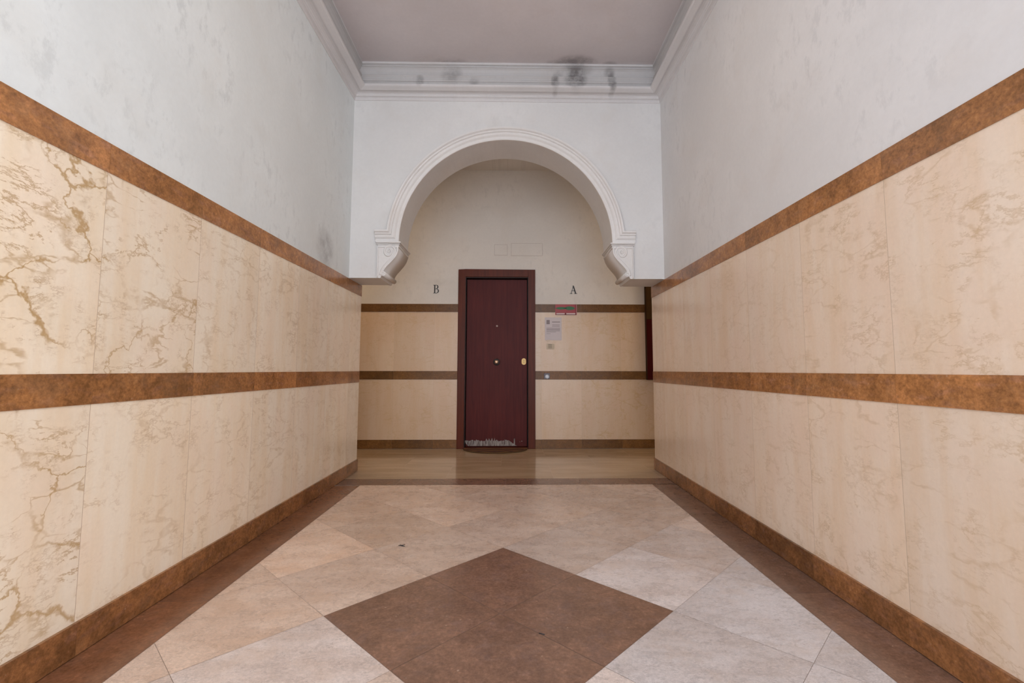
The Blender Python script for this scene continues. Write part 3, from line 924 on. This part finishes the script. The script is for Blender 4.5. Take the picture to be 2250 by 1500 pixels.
def letter_B(mb, x0, x1, z0, z1, y0, y1):
    w_, h_ = x1 - x0, z1 - z0
    mb.box(x0 + w_ * .16, x0 + w_ * .36, y0, y1, z0, z1, skew=True)
    for zz_ in (z0, z1 - h_ * .05, z0 + h_ * .50):
        mb.box(x0 if zz_ != z0 + h_ * .50 else x0 + w_ * .3, x0 + w_ * .58, y0, y1, zz_, zz_ + h_ * .05, skew=True)
    for zc, rz, xr in ((z0 + h_ * .275, h_ * .275, w_ * .46), (z0 + h_ * .765, h_ * .235, w_ * .36)):
        xc = x0 + w_ * .54
        N_ = 16
        for k in range(N_):
            a0, a1 = -math.pi / 2 + math.pi * k / N_, -math.pi / 2 + math.pi * (k + 1) / N_
            def rp(a_, ins):
                return (xc + (xr - ins * w_ * .19) * math.cos(a_), zc + (rz - ins * h_ * .05) * math.sin(a_))
            mb.prism([rp(a0, 1), rp(a0, 0), rp(a1, 0), rp(a1, 1)], y0, y1)


mb = MB(); letter_B(mb, -1.014, -0.940, 1.994, 2.104, YB - 0.004, YB + 0.001)
tag(mb.build('wall_letter', MAT['black']), 'black serif letter B on the plaster left of the door', 'letter', 'black letters on the back wall')
mb = MB(); letter_A(mb, 0.769, 0.866, 1.992, 2.100, YB - 0.004, YB + 0.001)
tag(mb.build('wall_letter', MAT['black']), 'black serif letter A on the plaster right of the door', 'letter', 'black letters on the back wall')

# blank painted-over plates above the door
plate_m = simple('painted_plate', (0.585, 0.555, 0.515), 0.7, 0.05, 12)
rim_m = simple('plate_edge_dirt', (0.53, 0.48, 0.45), 0.8, 0.25, 40)
for x0, x1, z0, z1, lab in ((-0.222, -0.048, 2.499, 2.644, 'small square painted-over plate above the door'), (-0.001, 0.413, 2.494, 2.664, 'wide painted-over plate above the door, right of the small one')):
    r_ = empty('cover_plate', ((x0 + x1) / 2, sk((x0 + x1) / 2, YB), z0))
    tag(r_, lab, 'plate')
    mb = MB(); mb.box(x0 + .005, x1 - .005, YB - 0.004, YB + .002, z0 + .005, z1 - .005, skew=True); mb.build('plate', MAT['plaster_back'], r_, bevel=0.0015)
    mb = MB()
    for a_, b_, c_, d_ in ((x0, x1, z0, z0 + .005), (x0, x1, z1 - .005, z1), (x0, x0 + .005, z0 + .005, z1 - .005), (x1 - .005, x1, z0 + .005, z1 - .005)):
        mb.box(a_, b_, YB - 0.002, YB + .002, c_, d_, skew=True)
    mb.build('rim', rim_m, r_)

# ------------------------------------------------------------------ sticker, notice, label, modelled reflection right of the door
red = simple('sticker_red', (0.33, 0.020, 0.025), 0.4, 0.25, 14)
green = simple('sticker_green', (0.015, 0.125, 0.035), 0.45, 0.1, 20)
pale = simple('sticker_white', (0.62, 0.50, 0.50), 0.5, 0.05, 20)
dkred = simple('sticker_dark_red', (0.14, 0.008, 0.012), 0.5, 0.1, 20)
s_ = empty('sticker', (0.72, sk(0.72, YB), 1.71))
tag(s_, 'small red sticker with green marks stuck over the upper brown band', 'sticker')
mb = MB(); mb.box(0.578, 0.852, YB - 0.0065, YB - 0.003, 1.713, 1.850, skew=True); mb.build('backing', red, s_)
mb = MB()
for cx_, cz_, a_, b_ in ((0.655, 1.801, 0.072, 0.017), (0.765, 1.801, 0.068, 0.024)):
    N_ = 24
    mb.prism([(cx_ + a_ * math.cos(2 * math.pi * k / N_), cz_ + b_ * math.sin(2 * math.pi * k / N_) * (1 if abs(math.cos(2 * math.pi * k / N_)) < .6 else .85)) for k in range(N_)], YB - 0.0075, YB - 0.006)
tag(mb.build('green_marks', green, s_), 'two joined green ovals')
mb = MB()
for a_, b_ in ((0.592, 0.700), (0.722, 0.838)):
    mb.box(a_, b_, YB - 0.0075, YB - 0.006, 1.720, 1.737, skew=True)
tag(mb.build('white_strips', pale, s_), 'two pale strips at the bottom edge')
mb = MB(); mb.box(0.578, 0.852, YB - 0.0070, YB - 0.0062, 1.713, 1.719, skew=True); mb.box(0.7035, 0.7185, YB - 0.0070, YB - 0.0062, 1.719, 1.742, skew=True); mb.box(0.838, 0.847, YB - 0.0070, YB - 0.0062, 1.719, 1.850, skew=True)
mb.build('dark_outline', dkred, s_)
mb = MB(); mb.box(0.852, 0.860, YB - 0.0060, YB - 0.003, 1.712, 1.850, skew=True)
mb.build('pink_edge', simple('sticker_edge', (0.42, 0.19, 0.19), 0.5), s_)

paper = simple('notice_paper', (0.60, 0.55, 0.575), 0.6, 0.04, 8)
ink = simple('faded_ink', (0.27, 0.235, 0.25), 0.7, 0.15, 60)
n_ = empty('notice', (0.55, sk(0.55, YB), 1.378))
tag(n_, 'white paper notice with faded grey print taped right of the door', 'notice')
mb = MB(); mb.box(0.441, 0.659, YB - 0.003, YB - 0.001, 1.383, 1.681, skew=True); mb.build('sheet', paper, n_)
def ln(x0, x1, z, h_=0.006):
    mb = MB(); mb.box(x0, x1, YB - 0.0036, YB - 0.0028, z, z + h_, skew=True); mb.build('text_line', ink, n_)


ln(0.535, 0.640, 1.615, 0.010)
ln(0.462, 0.505, 1.592, 0.055)
for k in range(2): ln(0.535, 0.635, 1.580 - k * 0.018, 0.006)
for k in range(4): ln(0.462, 0.638, 1.538 - k * 0.012, 0.005)
ln(0.462, 0.585, 1.488, 0.005); ln(0.462, 0.515, 1.466, 0.004)
mb = MB(); mb.box(0.465, 0.515, YB - 0.0045, YB - 0.0035, 1.366, 1.388, skew=True)
tag(mb.build('tape', simple('masking_tape', (0.62, 0.50, 0.38), 0.5), n_), 'pale tape at the lower left corner')

l_ = empty('paper_label', (0.505, sk(0.505, YB), 1.266))
tag(l_, 'small cream paper label with a grey mark below the paper notice', 'label')
mb = MB(); mb.box(0.462, 0.566, YB - 0.003, YB - 0.001, 1.266, 1.338, skew=True); mb.build('card', simple('label_card', (0.56, 0.47, 0.36), 0.6), l_)
ink2 = simple('label_ink', (0.25, 0.22, 0.17), 0.7)
for k in range(3):
    mb = MB(); mb.box(0.484, 0.533, YB - 0.0036, YB - 0.0028, 1.280 + k * 0.019, 1.289 + k * 0.019, skew=True); mb.build('text_line', ink2, l_)

b_ = empty('band_reflection', (0.462, sk(0.462, YB), 0.878))  # reflection of the bright entrance in the polished band, built as plate and disc
tag(b_, 'modelled reflection, a small dark plate with a pale blue button on the middle brown band', 'modelled reflection')
mb = MB(); mb.box(0.427, 0.503, YB - 0.012, YB - 0.003, 0.883, 0.957, skew=True); mb.build('plate', simple('reflection_plate', (0.085, 0.065, 0.085), 0.3), b_, bevel=0.003)
mb = MB(); lathe_y(mb, 0.468, 0.912, sk(0.468, YB - 0.012), [(0.026, 0.0), (0.026, 0.003), (0.020, 0.007), (0.006, 0.009)], 20)
tag(mb.build('glint', simple('reflection_disc', (0.62, 0.70, 0.82), 0.3), b_, weld=True), 'pale bluish round button')

# ------------------------------------------------------------------ wooden cabinet at the right end of the back wall
cb = empty('wall_cabinet', (2.05, sk(2.05, YB), 0.873))
tag(cb, 'dark wooden cabinet hung on the back wall behind the right hall wall', 'cabinet')
mb = MB(); mb.box(1.748, 2.40, YB - 0.06, YB - 0.0045, 0.873, 2.36, skew=True)
mb.build('body', simple('cabinet_brown', (0.045, 0.020, 0.006), 0.6, 0.2, 6, Specular_IOR_Level=0.1), cb, bevel=0.003)
mb = MB(); mb.box(1.752, 2.396, YB - 0.080, YB - 0.0602, 0.878, 1.648, skew=True)
dr = mb.build('door', simple('cabinet_maroon', (0.050, 0.002, 0.002), 0.6, 0.15, 6, Specular_IOR_Level=0.1), cb, bevel=0.002); dr['label'] = 'maroon lower door'
mb = MB(); mb.box(1.752, 2.396, YB - 0.074, YB - 0.0602, 1.654, 2.355, skew=True)
dr = mb.build('door', simple('cabinet_upper', (0.055, 0.026, 0.007), 0.6, 0.2, 6, Specular_IOR_Level=0.1), cb, bevel=0.002); dr['label'] = 'brown upper door'

# ------------------------------------------------------------------ tiny things on floor and wall
mb = MB()
base = (-0.616, 2.79)
tube(mb, [(base[0] - .022, base[1] + .006, .003), (base[0] - .008, base[1] + .001, .005), (base[0] + .006, base[1] - .004, .004), (base[0] + .018, base[1] - .010, .003)], [0.0012, 0.003, 0.0035, 0.0015], 6)
tube(mb, [(base[0] + .001, base[1], .004), (base[0] + .008, base[1] + .012, .006), (base[0] + .014, base[1] + .016, .003)], 0.0012, 5)
tube(mb, [(base[0] - .004, base[1], .004), (base[0] - .012, base[1] + .014, .005)], 0.001, 5)
tag(mb.build('scrap', MAT['black'], weld=True), 'tiny dark twig-like scrap lying on the pale tiles left of the brown diamond', 'scrap')
mb = MB()
tube(mb, [(0.110, 1.878, .002), (0.122, 1.872, .003), (0.131, 1.868, .002)], 0.0018, 6)
tag(mb.build('scrap', MAT['black'], weld=True), 'tiny dark sliver lying on the brown floor diamond', 'scrap')
